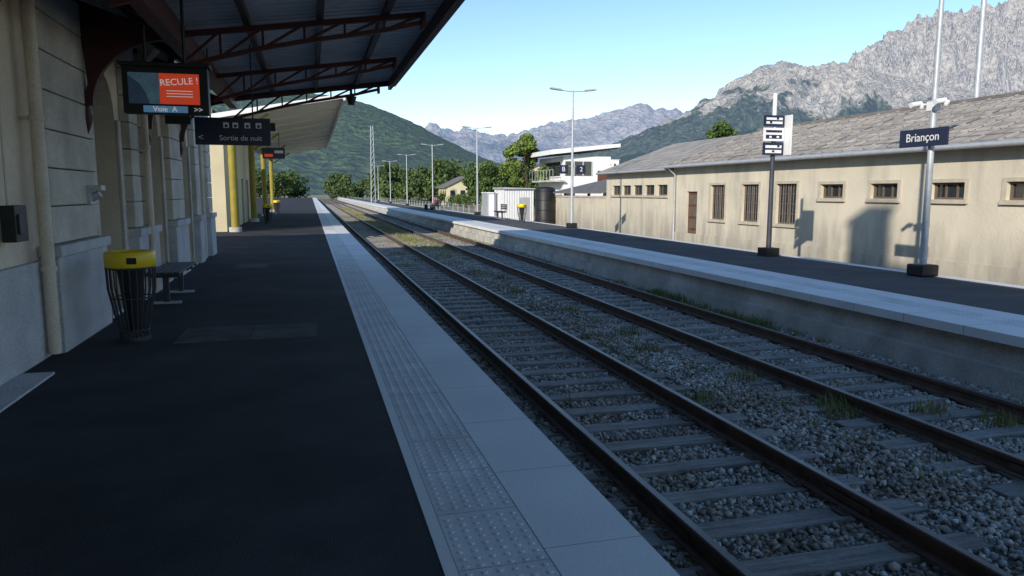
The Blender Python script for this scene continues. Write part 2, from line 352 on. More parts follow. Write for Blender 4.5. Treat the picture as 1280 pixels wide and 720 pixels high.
for i in range(260): sp.append((random.uniform(4.2,5.5),random.uniform(26,120),.5,.2,40))
for i in range(160): sp.append((random.choice([random.uniform(1.7,7.9),random.uniform(12.6,16.3)]),random.uniform(30,120),.5,.16,40))
for i in range(60): sp.append((random.uniform(7.3,8.0),random.uniform(5,60),.25,.1,30))
weeds('dry_grass',sp,'drygrass')

# ------------------------------------------------------------------ platforms
e=empty('station_platform')
m=MB(); m.box(-30,.52,-6,235,-.85,0,'asphalt'); m.build('asphalt_surface',e)
m=MB(); m.box(.524,.585,-6,235,-.30,.003,'edge'); m.box(1.027,1.535,-6,235,-.16,.003,'edge')
m.box(.589,1.023,-6,235,-.30,.001,'tactile')
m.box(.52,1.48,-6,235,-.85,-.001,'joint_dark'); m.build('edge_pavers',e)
m=MB()
y=-5.8
while y<60:
    m.box(1.0275,1.5349,y,y+.004,.0005,.0034,'joint'); y+=1.0
y=-5.9
while y<60:
    m.box(.589,1.0229,y,y+.004,-.001,.0018,'joint'); y+=.6
m.build('paver_joints',e)
def domes(x0,ya,yb):
    m=MB();y=ya
    while y<yb:
        if ((y+5.9)%.6)>.03:
            n=8 if y<12 else 5
            for i in range(6):
                x=x0+i*.0715
                vs=[(x+.0175*math.cos(2*math.pi*j/n),y+.0175*math.sin(2*math.pi*j/n),.001) for j in range(n)]+[(x+.011*math.cos(2*math.pi*j/n),y+.011*math.sin(2*math.pi*j/n),.0065) for j in range(n)]
                m.add(vs,[(j,(j+1)%n,n+(j+1)%n,n+j) for j in range(n)]+[tuple(range(n,2*n))],'tactile')
        y+=.0715
    return m
domes(.628,1.2,34).build('tactile_domes',e)
m=MB()
m.box(-1.55,-.75,8.9,9.9,0,.004,'asphalt_patch'); m.box(-.74,.02,8.9,9.9,0,.004,'asphalt_patch')
m.box(-1.7,-1.0,17.5,18.6,0,.004,'asphalt_patch');m.build('asphalt_repair',e)
m=MB(); m.box(-2.66,-2.38,5.2,7.7,.0,.02,'plinth'); m.build('threshold_slab',e)

e=empty('station_platform')
m=MB(); m.box(9.5,12.15,-6,235,-.78,0,'asphalt2'); m.build('asphalt_surface',e)
m=MB(); m.box(8.03,8.60,-6,235,-.12,.003,'edge');m.box(8.604,9.04,-6,235,-.12,.001,'tactile');m.box(9.044,9.496,-6,235,-.12,.002,'edge')
m.box(8.16,9.49,-6,235,-.78,-.121,'concrete'); m.box(8.03,8.155,-6,235,-.80,-.42,'concrete')
m.box(12.154,12.45,-6,235,-.78,.003,'edge'); 
y=-5.5
while y<80: m.box(8.0295,8.5995,y,y+.01,-.1,.0036,'joint');y+=1
m.build('platform_edge',e)
domes(8.64,4,26).build('tactile_domes',e)

# ------------------------------------------------------------------ station building (left)
WX=-2.75
def wall_y(m,x0,x1,y0,y1,z0,z1,ops,k):
    ops=sorted(ops);y=y0
    for a,b,c,d in ops:
        m.box(x0,x1,y,a,z0,z1,k)
        if c>z0: m.box(x0,x1,a,b,z0,c,k)
        if d<z1: m.box(x0,x1,a,b,d,z1,k)
        y=b
    m.box(x0,x1,y,y1,z0,z1,k)
st=empty('station_building')
ops=[(10.95,12.25),(14.25,15.55),(17.55,18.85)]
ops_all=[(o-3.3*i*1.0,p-3.3*i) for i in range(4,8) for o,p in [(10.95,12.25)]]+[(4.35,5.65)]+ops
m=MB()
ZS,ZA=2.75,3.4
EV=8.0; YM=15.6
wall_y(m,WX-.45,WX,-34,22,0,4.6,[(a,b,0,3.6) for a,b in ops_all],'plaster')
m.box(WX-.45,WX-.003,-34,YM,4.6,EV,'plaster')
for a,b in ops_all:
    c=(a+b)/2;r=(b-a)/2;n=10
    for i in range(n):
        t0=math.pi*i/n;t1=math.pi*(i+1)/n
        p=[(WX-.45,c+r*math.cos(t),ZS+(ZA-ZS)*math.sin(t)) for t in(t0,t1)]
        m.prism([p[0],p[1],(WX-.45,p[1][1],3.6),(WX-.45,p[0][1],3.6)],(.45,0,0),'plaster')
m.box(-13,WX-.452,-34,-33.6,0,EV,'plaster');m.box(-13,WX-.452,21.6,22,0,4.6,'plaster');m.box(-13,WX-.452,YM-.4,YM,0,EV-.002,'plaster');m.box(-13.4,-13.002,-34,YM,0,EV,'plaster');m.box(-13.4,-13.002,YM+.002,22,0,4.6,'plaster')
m.build('walls',st)
m=MB()
def pier(y0,y1,t=.14):
    m.box(WX+.002,WX+t+.05,y0-.06,y1+.06,.0,1.02,'plinth'); m.box(WX+.002,WX+t+.09,y0-.10,y1+.10,1.02,1.14,'plinth')
    z=1.15
    while z<3.9:
        h=.40; m.box(WX+.002,WX+t,y0,y1,z+.006,min(z+h,4.0)-.006,'ashlar'); z+=h
pier(8.75,10.55)
pier(12.55,13.1);pier(13.6,14.0)
pier(15.85,17.25);pier(19.1,19.7);pier(21.2,21.95);pier(5.95,6.8,.1)
for a,b in [(6.9,8.6),(13.2,13.5),(19.85,21.05),(2,4.3)]: m.box(WX+.002,WX+.08,a,b,0,1.0,'plinth')
for a,b in ops_all:
    for y0,y1 in((a-.16,a-.002),(b+.002,b+.16)):
        if y0>9: m.box(WX+.002,WX+.05,y0,y1,0.0,ZS,'ashlar')
m.build('stone_piers',st,bevel=.012)
m=MB()
for a,b in ops_all:
    x=WX-.30
    m.box(x-.05,x,a,a+.09,0,ZS,'woodbrown');m.box(x-.05,x,b-.09,b,0,ZS,'woodbrown');m.box(x-.05,x,(a+b)/2-.05,(a+b)/2+.05,0,ZA-.03,'woodbrown')
    for z in(.0,1.0,2.2,ZS): m.box(x-.05,x-.002,a+.09,b-.09,z,z+.09,'woodbrown')
    m.box(x-.06,x-.03,a,b,0,3.58,'glass')
    m.box(x-.04,x-.012,a+.1,b-.1,.09,1.0,'woodbrown')
    m.box(WX-.30,WX+.12,a+.0,b-.0,0.001,.05,'plinth')
m.build('doors',st)
m=MB()
m.box(-13.9,WX+.5,-34.5,YM+.5,EV,EV+.25,'ashlar')
xr=(-13.9+WX+.5)/2; RZ=12.0
z0=EV+.26
m.add([(-13.9,-34.5,z0),(WX+.5,-34.5,z0),(WX+.5,YM+.5,z0),(-13.9,YM+.5,z0),(xr,-29,RZ),(xr,YM-5,RZ)],[(0,1,4),(1,2,5,4),(2,3,5),(3,0,4,5)],'tile')
m.add([(-13.9,YM+.6,4.61),(WX+.15,YM+.6,4.61),(WX+.15,22.3,4.61),(-13.9,22.3,4.61),(xr,YM+.6,5.8),(xr,19,5.8)],[(0,1,4),(1,2,5,4),(2,3,5),(3,0,4,5),(0,3,2,1)],'tile')
ty=-7.4
m.box(xr-.4,xr+.4,ty-.45,ty+.45,11,15.5,'ashlar')
m.box(xr-.5,xr+.5,ty-.55,ty+.55,15.5,15.62,'ashlar')
m.prism([(xr-.9,ty-1.4,11),(xr-.9,ty+1.4,11),(xr-.9,ty+.9,13.6),(xr-.9,ty-.9,13.6)],(1.8,0,0),'tile')
m.build('roof',st)
m=MB()
def pipe(y,x=WX+.16,r=.05,z0=.05,z1=4.3,k='pipe'):
    m.tube([(x,y,z0),(x,y,z1)],r,k,12)
    for z in(.9,2.4,3.6): m.tube([(x,y,z),(x,y,z+.05)],r+.015,k,12); m.box(WX-.01,x,y-.015,y+.015,z+.01,z+.04,k)
pipe(8.45,r=.062);pipe(13.35,x=WX+.2);pipe(19.95,x=WX+.16)
m.tube([(WX+.2,13.35,3.2),(WX+.22,13.3,3.7),(WX+.5,13.1,3.95)],.06,'pipe')
m.build('downpipes',st)
m=MB(); m.box(WX+.082,WX+.20,7.55,7.85,1.25,1.58,'black'); m.box(WX+.2,WX+.22,7.6,7.7,1.32,1.5,'darksteel');m.tube([(WX+.1,7.7,1.58),(WX+.1,7.7,2.6)],.012,'pipe',8);m.build('meter_box',st,bevel=.01)
m=MB(); m.box(WX+.14,WX+.30,10.05,10.25,1.72,1.78,'galv'); m.tube([(WX+.15,10.15,1.62),(WX+.26,10.15,1.68)],.05,'galv');m.box(WX+.14,WX+.18,10.05,10.25,1.55,1.72,'galv');m.build('wall_light',st)

# ---- canopy over platform
cn=empty('platform_canopy')
cy0,cy1=-26,17.5
XI,ZI=-1.55,3.78; XO,ZO=1.82,4.22
m=MB()
vs=[];fs=[];y=cy0;per=.20
prof=[(0,0),(.05,0),(.075,.035),(.125,.035),(.15,0)]
pts=[]
while y<cy1-.2:
    for a,b in prof: pts.append((y+a,b))
    y+=per
pts.append((cy1,0))
for (y,b) in pts: vs+=[(XI,y,ZI+b),(XO,y,ZO+b)]
for i in range(len(pts)-1): fs.append((2*i,2*i+1,2*i+3,2*i+2))
m.add(vs,fs,'sheet')
m.add([(WX,cy0,4.5),(XI,cy0,ZI+.03),(XI,cy1,ZI+.03),(WX,cy1,4.5)],[(0,1,2,3)],'irondark')
m.build('roof_sheets',cn)
m=MB()
for x in(-.7,.2,1.05): 
    z=ZI+(x-XI)*(ZO-ZI)/(XO-XI); m.box(x-.04,x+.04,cy0,cy1,z-.10,z-.004,'irondark')
m.box(XI-.08,XI+.08,cy0,cy1,3.50,ZI-.002,'ironred')
m.box(XO-.02,XO+.05,cy0,cy1+.05,ZO-.20,ZO+.08,'irondark')
m.box(XO+.055,XO+.15,cy0,cy1+.05,ZO-.12,ZO+.02,'darksteel')
m.prism([(XI,cy1,ZI-.1),(XO-.02,cy1,ZO-.12),(XO-.02,cy1,ZO+.06),(XI,cy1,ZI+.06)],(0,.05,0),'irondark')
m.build('purlins',cn)
def truss(y):
    m=MB()
    m.beam((XI,y,ZI-.14),(XO-.25,y,ZO-.155),.07,.07,'ironred')
    pts=[]
    for i in range(7):
        t=i/6; x=XI+t*(XO-.28-XI); top=ZI-.14+t*(ZO-.155-ZI+.14); dep=.30*(1-t)**.8*(1-.35*math.sin(math.pi*t))+.10
        pts.append((x,top-dep,top))
    for i in range(6): m.beam((pts[i][0],y,pts[i][1]),(pts[i+1][0],y,pts[i+1][1]),.06,.055,'ironred')
    for i in range(6):
        m.beam((pts[i][0],y,pts[i][1]),(pts[i+1][0],y,pts[i+1][2]),.03,.035,'ironred')
        if i: m.beam((pts[i][0],y,pts[i][1]),(pts[i][0],y,pts[i][2]),.03,.035,'ironred')
    m.box(XO-.30,XO-.25,y-.09,y+.09,ZO-.34,ZO-.13,'ironred')
    P=[];n=12
    for i in range(n+1):
        t=i/n*math.pi/2; P.append((WX+.18+(XI-WX-.18)*(1-math.cos(t)),y,2.75+(3.62-2.75)*math.sin(t)))
    for i in range(n): m.beam(P[i],P[i+1],.09,.09,'ironred')
    m.beam((WX+.06,y,2.55),(WX+.06,y,4.45),.10,.12,'ironred')
    m.beam((WX+.1,y,4.30),(XI,y,3.68),.09,.12,'ironred')
    poly=[(WX+.1,y-.015,2.55),(WX+.17,y-.015,2.62)]+[(p[0],y-.015,p[2]) for p in P[1:]]+[(XI,y-.015,3.66),(WX+.1,y-.015,4.28)]
    c=Vector((WX+.1,y-.015,4.0))
    for i in range(1,n): m.prism([tuple(c),poly[i+1],poly[i+2]],(0,.03,0),'ironred')
    m.tube([(WX+.13,y,2.75),(WX+.13,y,2.60),(WX+.13,y,2.50),(WX+.13,y,2.40)],[.05,.08,.05,.01],'ironred',10)
    m.build('truss',cn)
for y in(-6.6,-3.2,.2,3.6,7.0,10.3,13.8,17.1): truss(y)
m=MB()
m.tube([(.95,17.2,4.0),(.95,17.2,3.75)],.03,'black',8);m.tube([(.95,17.2,3.8),(.95,17.2,3.62)],[.12,.07],'black',12);m.build('dome_camera',cn)

# ---- monitor
mo=empty('departure_screen')
m=MB(); yb=9.05
mx0,mx1,mz0,mz1=-1.93,-1.06,2.555,3.06
m.box(mx0,mx1,yb,yb+.16,mz0,mz1,'black'); m.box(mx0-.03,mx1+.03,yb-.03,yb+.20,mz1,mz1+.045,'black')
for x in(-1.7,-1.3): m.tube([(x,yb+.08,mz1+.04),(x,yb+.08,4.0 if x<-1.6 else 3.8)],.02,'black',8)
m.build('housing',mo,bevel=.01)
m=MB(); m.box(mx0+.06,-1.56,yb-.006,yb-.001,2.66,2.99,'scrsmoke'); m.box(-1.558,mx1-.09,yb-.006,yb-.001,2.66,2.99,'scrred'); m.box(-1.73,-1.28,yb-.006,yb-.001,2.568,2.64,'scrblue')
m.add([(-1.87,yb-.008,2.66),(-1.66,yb-.008,2.66),(-1.70,yb-.008,2.78),(-1.76,yb-.008,2.88),(-1.87,yb-.008,2.96)],[(0,1,2,3,4)],'scrblack')
for z in(2.80,2.77,2.74): m.box(-1.49,-1.22,yb-.009,yb-.0065,z,z+.007,'scrwhite')
m.build('display',mo)
text('headline','RECULE !',.098,(-1.355,yb-.012,2.90),(R(90),R(-5),0),'scrwhite',mo)
text('label','Voie  A',.08,(-1.51,yb-.012,2.603),FACE_Y,'scrwhite',mo)
text('arrow','>>',.08,(-1.17,yb-.012,2.603),FACE_Y,'scrwhite',mo)

s=empty('exit_sign')
m=MB(); y=12.0; m.box(-1.62,-.55,y,y+.08,2.40,2.80,'navy'); m.box(-.549,-.48,y+.01,y+.07,2.62,2.74,'black')
for x in(-1.4,-.8): m.tube([(x,y+.04,2.8),(x,y+.04,3.9)],.012,'black',6)
m.build('panel',s,bevel=.006)
m=MB()
for x in(-1.18,-1.05,-.88,-.72):
    m.box(x-.04,x+.04,y-.004,y-.001,2.65,2.73,'white'); m.box(x-.02,x+.02,y-.006,y-.0035,2.66,2.70,'navy')
m.build('pictograms',s)
text('wording','Sortie de nuit',.11,(-.98,y-.006,2.50),FACE_Y,'white',s)
text('arrow','<',.14,(-1.54,y-.006,2.50),FACE_Y,'white',s)
s=empty('platform_sign')
m=MB(); m.box(-1.95,-1.62,11.6,11.66,2.66,2.95,'black'); m.tube([(-1.8,11.63,2.95),(-1.8,11.63,3.9)],.012,'black',6); m.build('panel',s)
s=empty('platform_sign')
m=MB(); m.box(-2.5,-1.3,44,44.1,3.55,4.15,'navy'); m.box(-2.4,-1.95,43.985,43.997,3.65,3.8,'scrred');m.box(-1.85,-1.4,43.985,43.997,3.85,4.0,'white')
for x in(-2.2,-1.6): m.tube([(x,44.05,4.15),(x,44.05,5.0)],.02,'black',6)
m.build('panel',s)

# ---- bins
def bin_(x,y):
    e=empty('litter_bin'); m=MB()
    n=22;zt,zb=.86,.10;rt,rb=.255,.15
    for i in range(n):
        a=2*math.pi*i/n; c,s_=math.cos(a),math.sin(a)
        m.tube([(x+rt*c,y+rt*s_,zt),(x+rt*.97*c,y+rt*.97*s_,.6),(x+rb*c,y+rb*s_,zb),(x+rb*1.05*c,y+rb*1.05*s_,.03)],.0085,'darksteel',5)
    for z,r in((.84,rt+.005),(.5,.218),(.12,rb+.005)):
        m.tube([(x+r*math.cos(t),y+r*math.sin(t),z) for t in [2*math.pi*i/24 for i in range(25)]],.009,'darksteel',6)
    m.tube([(x,y,0),(x,y,.05)],.17,'darksteel',20); m.build('cage',e)
    m=MB(); m.tube([(x,y,.10),(x,y,.45),(x,y,.82)],[.07,.10,.15],'black',18,smooth=True); m.build('bag',e)
    m=MB()
    pr=[(.25,.845),(.268,.86),(.268,1.01),(.25,1.03),(.17,1.035),(.165,1.0),(.23,.99),(.235,.86)]
    k=32;vs=[];fs=[]
    for i in range(k):
        a=2*math.pi*i/k
        for r,z in pr: vs.append((x+r*math.cos(a),y+r*math.sin(a),z))
    q=len(pr)
    for i in range(k):
        for j in range(q): fs.append((i*q+j,((i+1)%k)*q+j,((i+1)%k)*q+(j+1)%q,i*q+(j+1)%q))
    m.add(vs,fs,'yellow',True); m.tube([(x,y,.96),(x,y,.965)],.165,'black',20)
    m.box(x+.02,x+.12,y-.273,y-.266,.90,.97,'black'); m.build('lid_ring',e)
bin_(-2.02,9.3); bin_(-2.3,43); bin_(11.4,40); bin_(-2.6,62)

def bench(x,y0,y1,back=False,name='platform_bench'):
    e=empty(name);m=MB()
    for i in range(5): m.box(x-.24+i*.098,x-.155+i*.098,y0,y1,.47,.50,'darksteel')
    for y in(y0+.08,(y0+y1)/2,y1-.08): m.box(x-.24,x+.24,y-.02,y+.02,.44,.47,'darksteel')
    m.build('seat',e,bevel=.005); m=MB()
    for y in(y0+.25,y1-.25):
        m.box(x-.04,x+.04,y-.04,y+.04,.03,.44,'darksteel'); m.box(x-.22,x+.2,y-.06,y+.06,.001,.03,'galv'); m.box(x-.2,x+.2,y-.03,y+.03,.40,.44,'darksteel')
    m.build('legs',e)
    if back:
        m=MB(); 
        for i in range(3): m.box(x+.25,x+.28,y0,y1,.6+i*.12,.69+i*.12,'darksteel')
        for y in(y0+.2,y1-.2): m.box(x+.22,x+.25,y-.02,y+.02,.40,.93,'darksteel')
        m.build('backrest',e)
bench(-2.18,12.0,13.8)
bench(11.6,69.2,71.6,True); bench(11.6,45,46.6,True)

# ------------------------------------------------------------------ second building + long canopy
b2=empty('station_annex')
m=MB()
aops=[(36+i*3.2,37.3+i*3.2,0,2.4) for i in range(4)]
wall_y(m,-3.9,-3.55,34.2,52,0,4.8,aops,'plaster_buff')
m.box(-14,-3.902,34.0,34.35,0,5.2,'plaster_buff'); m.box(-14,-3.902,51.65,52,0,5.2,'plaster_buff'); m.box(-14,-13.7,34.352,51.648,0,5.2,'plaster_buff')
m.box(-3.9,-3.50,34.0,34.198,0,4.75,'plaster_buff')
m.build('walls',b2)
m=MB()
for a,b,c,d in aops: m.box(-3.8,-3.76,a,b,0,2.4,'glass'); m.box(-3.76,-3.7,a,a+.08,0,2.4,'woodbrown');m.box(-3.76,-3.7,b-.08,b,0,2.4,'woodbrown');m.box(-3.76,-3.7,a+.08,b-.08,1,1.1,'woodbrown')
m.build('doors',b2)
m=MB(); m.add([(-14.3,33.6,5.2),(-3.9,33.6,5.2),(-3.9,52.4,5.2),(-14.3,52.4,5.2),(-9,37,6.4),(-9,49,6.4)],[(0,1,4),(1,2,5,4),(2,3,5),(3,0,4,5)],'tile'); m.build('roof',b2)

c2=empty('long_canopy')
m=MB(); y0,y1=33.5,72
m.prism([(-3.9,y0,4.72),(1.5,y0,5.75),(1.5,y0,5.85),(-3.9,y0,4.85)],(0,y1-y0,0),'creamboard')
m.build('soffit',c2)
m=MB(); m.box(1.503,1.60,y0-.1,y1,5.62,5.92,'white'); m.prism([(-3.9,y0-.01,4.70),(1.5,y0-.01,5.70),(1.5,y0-.01,5.9),(-3.9,y0-.01,4.9)],(0,-.08,0),'white'); m.build('fascia',c2)
m=MB()
y=y0+.5
while y<y1:
    m.beam((-3.5,y,4.75),(1.45,y,5.70),.05,.08,'creamboard'); y+=3.6
m.build('rafters',c2)
m=MB()
for y in(33.85,45,56,67): 
    m.tube([(-3.15,y,.0),(-3.15,y,4.8)],.17,'yellowdull',16); m.tube([(-3.15,y,0),(-3.15,y,.2)],.26,'concrete',16)
    m.beam((-3.15,y,4.0),(-1.6,y,5.0),.08,.1,'yellowdull')
m.build('columns',c2)

# ------------------------------------------------------------------ warehouse (right)
w=empty('goods_warehouse'); HX=16.5; ze=2.85
small=[(y-.55,y+.55,1.50,1.95) for y in(20.85,18.55,16.25,13.95,11.65,9.35,7.05)]
big=[(27.35,28.5,.55,1.99),(24.95,26.1,.55,1.99),(22.65,23.85,.55,1.99)]
door=[(29.65,30.6,-.6,1.72)]
lefts=[(32.75+i*1.42,33.85+i*1.42,1.53,2.05) for i in range(5)]
m=MB()
wall_y(m,HX,HX+.35,3,31.9,-.8,ze,small+big+door,'warehouse')
wall_y(m,HX+.12,HX+.45,31.902,40.4,-.8,ze-.1,lefts,'warehouse')
m.box(HX+.36,25,2.9,3.2,-.8,ze,'warehouse'); m.box(HX+.46,25,40.0,40.4,-.8,ze-.1,'warehouse')
m.prism([(HX+.46,40.05,ze-.1),(25.5,40.05,ze-.1),(21,40.05,4.45)],(0,.3,0),'warehouse')
m.box(25,25.3,3,40.4,-.8,ze,'warehouse')
m.box(HX-.06,HX-.002,3,31.9,-.8,-.15,'warehouse')
m.build('walls',w)
m=MB()
m.prism([(HX-.45,2.6,ze-.02),(21,2.6,4.55),(25.5,2.6,ze-.02),(25.5,2.6,ze+.08),(21,2.6,4.66),(HX-.45,2.6,ze+.07)],(0,29.3,0),'wroof')
m.prism([(HX-.30,31.902,ze-.10),(21,31.902,4.45),(25.4,31.902,ze-.10),(25.4,31.902,ze-.02),(21,31.902,4.54),(HX-.30,31.902,ze-.02)],(0,8.9,0),'wroof')
y=3
while y<31.5:
    m.prism([(HX-.46,y,ze+.075),(21,y,4.67),(21,y,4.70),(HX-.46,y,ze+.105)],(0,.05,0),'wroof'); y+=.95
for i in range(1,8):
    t=i/8; x=HX-.45+(21-HX+.45)*t; z=ze+.07+(4.66-ze-.07)*t
    m.box(x-.03,x+.02,2.6,31.9,z-.02,z+.02,'wroof')
m.box(20.85,21.15,2.6,31.9,4.62,4.72,'tile')
m.build('roof',w)
m=MB()
m.tube([(HX-.50,2.6,ze+.0),(HX-.50,31.9,ze+.0)],.07,'galv',8); m.tube([(HX-.36,31.95,ze-.1),(HX-.36,40.8,ze-.1)],.06,'galv',8)
for y in(31.6,): m.tube([(HX-.48,y,ze-.03),(HX-.10,y,ze-.35),(HX-.10,y,-.7)],.05,'galv',8)
m.build('gutter',w)
m=MB()
for a,b,c,d in small+big+lefts:
    x=HX if a<31.9 else HX+.12
    m.box(x-.09,x+.12,a-.12,b+.12,c-.11,c-.002,'sill')
    if a<31.9:
        m.box(x-.035,x-.002,a-.12,a-.002,c,d+.10,'sill');m.box(x-.035,x-.002,b+.002,b+.12,c,d+.10,'sill');m.box(x-.035,x-.002,a-.002,b+.002,d+.002,d+.10,'sill')
m.build('sills',w)
m=MB()
for a,b,c,d in small+big+lefts+door:
    x=(HX if a<31.9 else HX+.12)+.14
    m.box(x+.03,x+.05,a,b,c,d,'glass')
    f=.055
    m.box(x-.03,x+.029,a,a+f,c,d,'winframe');m.box(x-.03,x+.029,b-f,b,c,d,'winframe');m.box(x-.03,x+.029,a+f,b-f,d-f,d,'winframe');m.box(x-.03,x+.029,a+f,b-f,c,c+f,'winframe')
    if (a,b,c,d) in small:
        for i in range(1,3): yy=a+(b-a)*i/3; m.box(x-.02,x+.028,yy-.02,yy+.02,c+f,d-f,'winframe')
    if (a,b,c,d) in big:
        yy=(a+b)/2; m.box(x-.02,x+.028,yy-.025,yy+.025,c+f,d-f,'winframe')
        for i in range(1,4): zz=c+(d-c)*i/4; m.box(x-.018,x+.027,a+f,b-f,zz-.012,zz+.012,'winframe')
        for i in range(1,8): yy=a+(b-a)*i/8; m.box(x-.07,x-.055,yy-.008,yy+.008,c,d,'bars')
m.build('windows',w)
m=MB(); a,b=29.65,30.6; m.box(HX+.1,HX+.138,a+.0,b-.0,-.6,1.72,'woodbrown')
for i in range(4): m.box(HX+.09,HX+.0999,a+.1,b-.1,-.45+i*.53,-.02+i*.53,'winframe')
m.build('door',w)

m=MB(); m.box(HX+.3,HX+.6,40.9,52,-.8,1.35,'warehouse'); m.box(HX+.25,HX+.65,40.9,52,1.352,1.46,'concrete'); m.build('boundary_wall')
m=MB(); m.prism([(HX+.0,41,1.6),(HX+4,41,2.5),(HX+4,41,2.6),(HX+.0,41,1.7)],(0,9,0),'tile'); 
for y in(41.3,45,49.6): m.box(HX+.75,HX+.9,y,y+.15,-.8,1.72,'winframe')
m.box(HX+3.8,HX+4,41,50,-.8,2.5,'warehouse'); m.build('lean_to_shed')

sh=empty('white_shed')
m=MB(); m.box(14.0,16.3,54,57,-.75,1.9,'white'); 
for i in range(12): m.box(14.02+i*.19,14.05+i*.19,53.98,53.999,-.7,1.85,'galv')
m.build('walls',sh); m=MB(); m.prism([(13.9,53.8,1.9),(16.4,53.8,1.9),(16.4,53.8,1.98),(13.9,53.8,2.05)],(0,3.4,0),'galv'); m.build('roof',sh)
m=MB(); m.box(15.2,15.95,53.95,53.978,-.6,1.3,'galv'); m.build('door',sh)
sh=empty('storage_tank')
m=MB(); m.tube([(16.1,50.5,-.75),(16.1,50.5,1.9),(16.1,50.5,2.02),(16.1,50.5,2.08)],[.72,.72,.6,.2],'black',24)
for z in(-.3,.4,1.1,1.75): m.tube([(16.1,50.5,z),(16.1,50.5,z+.05)],.745,'black',24)
m.build('drum',sh)
m=MB(); m.box(13.2,13.9,56,58,-.75,1.6,'galv'); m.box(13.15,13.95,55.95,58.05,1.6,1.68,'white');m.box(13.3,13.8,55.98,55.999,-.6,1.5,'white');m.build('equipment_cabinet')

s=empty('signal_building')
m=MB(); m.box(24.2,29.2,70,78,-.8,5.2,'white'); m.build('walls',s)
m=MB(); m.prism([(22.6,69,5.3),(29.8,69,6.1),(29.8,69,6.45),(22.6,69,5.75)],(0,10,0),'white'); m.prism([(22.9,69.2,5.25),(29.6,69.2,5.95),(29.6,69.2,6.08),(22.9,69.2,5.28)],(0,9.6,0),'woodbrown'); m.build('roof',s)
m=MB()
m.box(24.3,27.2,69.95,69.995,3.3,4.7,'glass')
for i in range(4): m.box(24.3+i*.95,24.36+i*.95,69.9,69.949,3.3,4.7,'white')
m.box(27.8,28.9,69.95,69.995,2.6,3.8,'woodbrown'); m.box(24.16,24.195,71,76,3.3,4.7,'glass'); m.box(24.5,25.4,69.95,69.995,.8,1.9,'glass'); m.build('windows',s)
m=MB(); m.box(22.9,24.19,69.5,78,2.7,2.85,'concrete'); 
for i in range(9): m.box(22.93,22.97,69.5+i,69.54+i,2.85,3.85,'galv')
m.box(22.92,22.98,69.5,78,3.85,3.9,'galv'); m.build('balcony',s)

def house(x,y,wd,dp,h,rh,wallk='plaster_buff'):
    e=empty('town_house');m=MB();m.box(x,x+wd,y,y+dp,-.8,h,wallk);m.prism([(x,y+.02,h),(x+wd,y+.02,h),(x+wd/2,y+.02,h+rh-.1)],(0,dp-.04,0),wallk);m.build('walls',e)
    m=MB();m.prism([(x-.5,y-.4,h-.15),(x+wd/2,y-.4,h+rh),(x+wd+.5,y-.4,h-.15),(x+wd+.5,y-.4,h),(x+wd/2,y-.4,h+rh+.18),(x-.5,y-.4,h)],(0,dp+.8,0),'tile');m.build('roof',e)
    m=MB();n=int(wd/2)
    for i in range(n):
        for z in np.arange(.8,h-1,2.6): m.box(x+.7+i*2,x+1.6+i*2,y-.03,y-.002,z,z+1.2,'glass')
        for z in np.arange(.8,h-1,2.6): m.box(x-.03,x-.002,y+.7+i*2,y+1.6+i*2,z,z+1.2,'glass')
    m.build('windows',e)
house(25,140,8,9,2.6,2.0); house(36,165,10,9,4.5,2.4); house(50,180,12,10,6,2.5)
def block(x,y,wd,dp,h):
    e=empty('apartment_block');m=MB();m.box(x,x+wd,y,y+dp,-.8,h,'white');m.build('walls',e);m=MB()
    for z in np.arange(1.5,h-1.5,3):
        for i in range(int(wd/3)): m.box(x+.8+i*3,x+2.2+i*3,y-.05,y-.002,z,z+1.3,'glass')
        for i in range(int(dp/3)): m.box(x-.05,x-.002,y+.8+i*3,y+2.2+i*3,z,z+1.3,'glass')
    m.build('windows',e);m=MB();m.box(x-.4,x+wd+.4,y-.4,y+dp+.4,h,h+.4,'concrete');m.build('roof',e)
block(150,400,22,14,20);block(178,420,26,14,17);block(112,380,16,12,11);block(95,390,14,10,8)

# ------------------------------------------------------------------ lamps and poles
def lamp(x,y,h=6.4):
    e=empty('platform_lamp')
    m=MB(); m.tube([(x,y,0),(x,y,h)],[.075,.042],'galv',12); m.build('post',e)
    m=MB(); m.box(x-.21,x+.21,y-.21,y+.21,.004,.24,'black'); m.build('base',e,bevel=.03)
    m=MB()
    m.tube([(x-.75,y,h-.02),(x,y,h-.08),(x+.75,y,h-.02)],.028,'galv',8)
    for sg in(-1,1):
        a=sg*R(-6); m.obox((x+sg*.85,y,h+.02),(.55,.24,.07),Matrix.Rotation(a,3,'Y'),'galv'); m.obox((x+sg*.85,y,h-.02),(.42,.18,.02),Matrix.Rotation(a,3,'Y'),'white')
    m.build('lamp_heads',e,bevel=.01); return e
for y in(12.3,33.3,54,74.8,95.5,116,137): lamp(12.0 if y<20 else 11.95,y)
s=empty('station_name_sign')
m=MB(); m.box(11.82,11.86,11.75,12.95,2.60,2.95,'navy'); m.box(11.86,11.93,12.2,12.4,2.68,2.74,'galv');m.box(11.86,11.93,12.2,12.4,2.82,2.88,'galv'); m.build('panel',s,bevel=.005)
text('wording','Briançon',.235,(11.812,12.35,2.775),FACE_X,'white',s)
s=empty('security_camera')
m=MB(); m.tube([(12,11.95,3.45),(12,12.3,3.42),(12,12.65,3.45)],.025,'white',8)
for yy in(12.02,12.62):
    m.tube([(11.98,yy,3.47),(11.74,yy,3.43)],.055,'white',12); m.tube([(12,yy,3.36),(12,yy,3.42),(12,yy,3.46)],[.03,.07,.07],'white',12)
m.box(11.93,12.07,12.2,12.42,3.3,3.48,'white'); m.build('housings',s)
s=empty('platform_letter_sign')
px,py=11.8,17.3
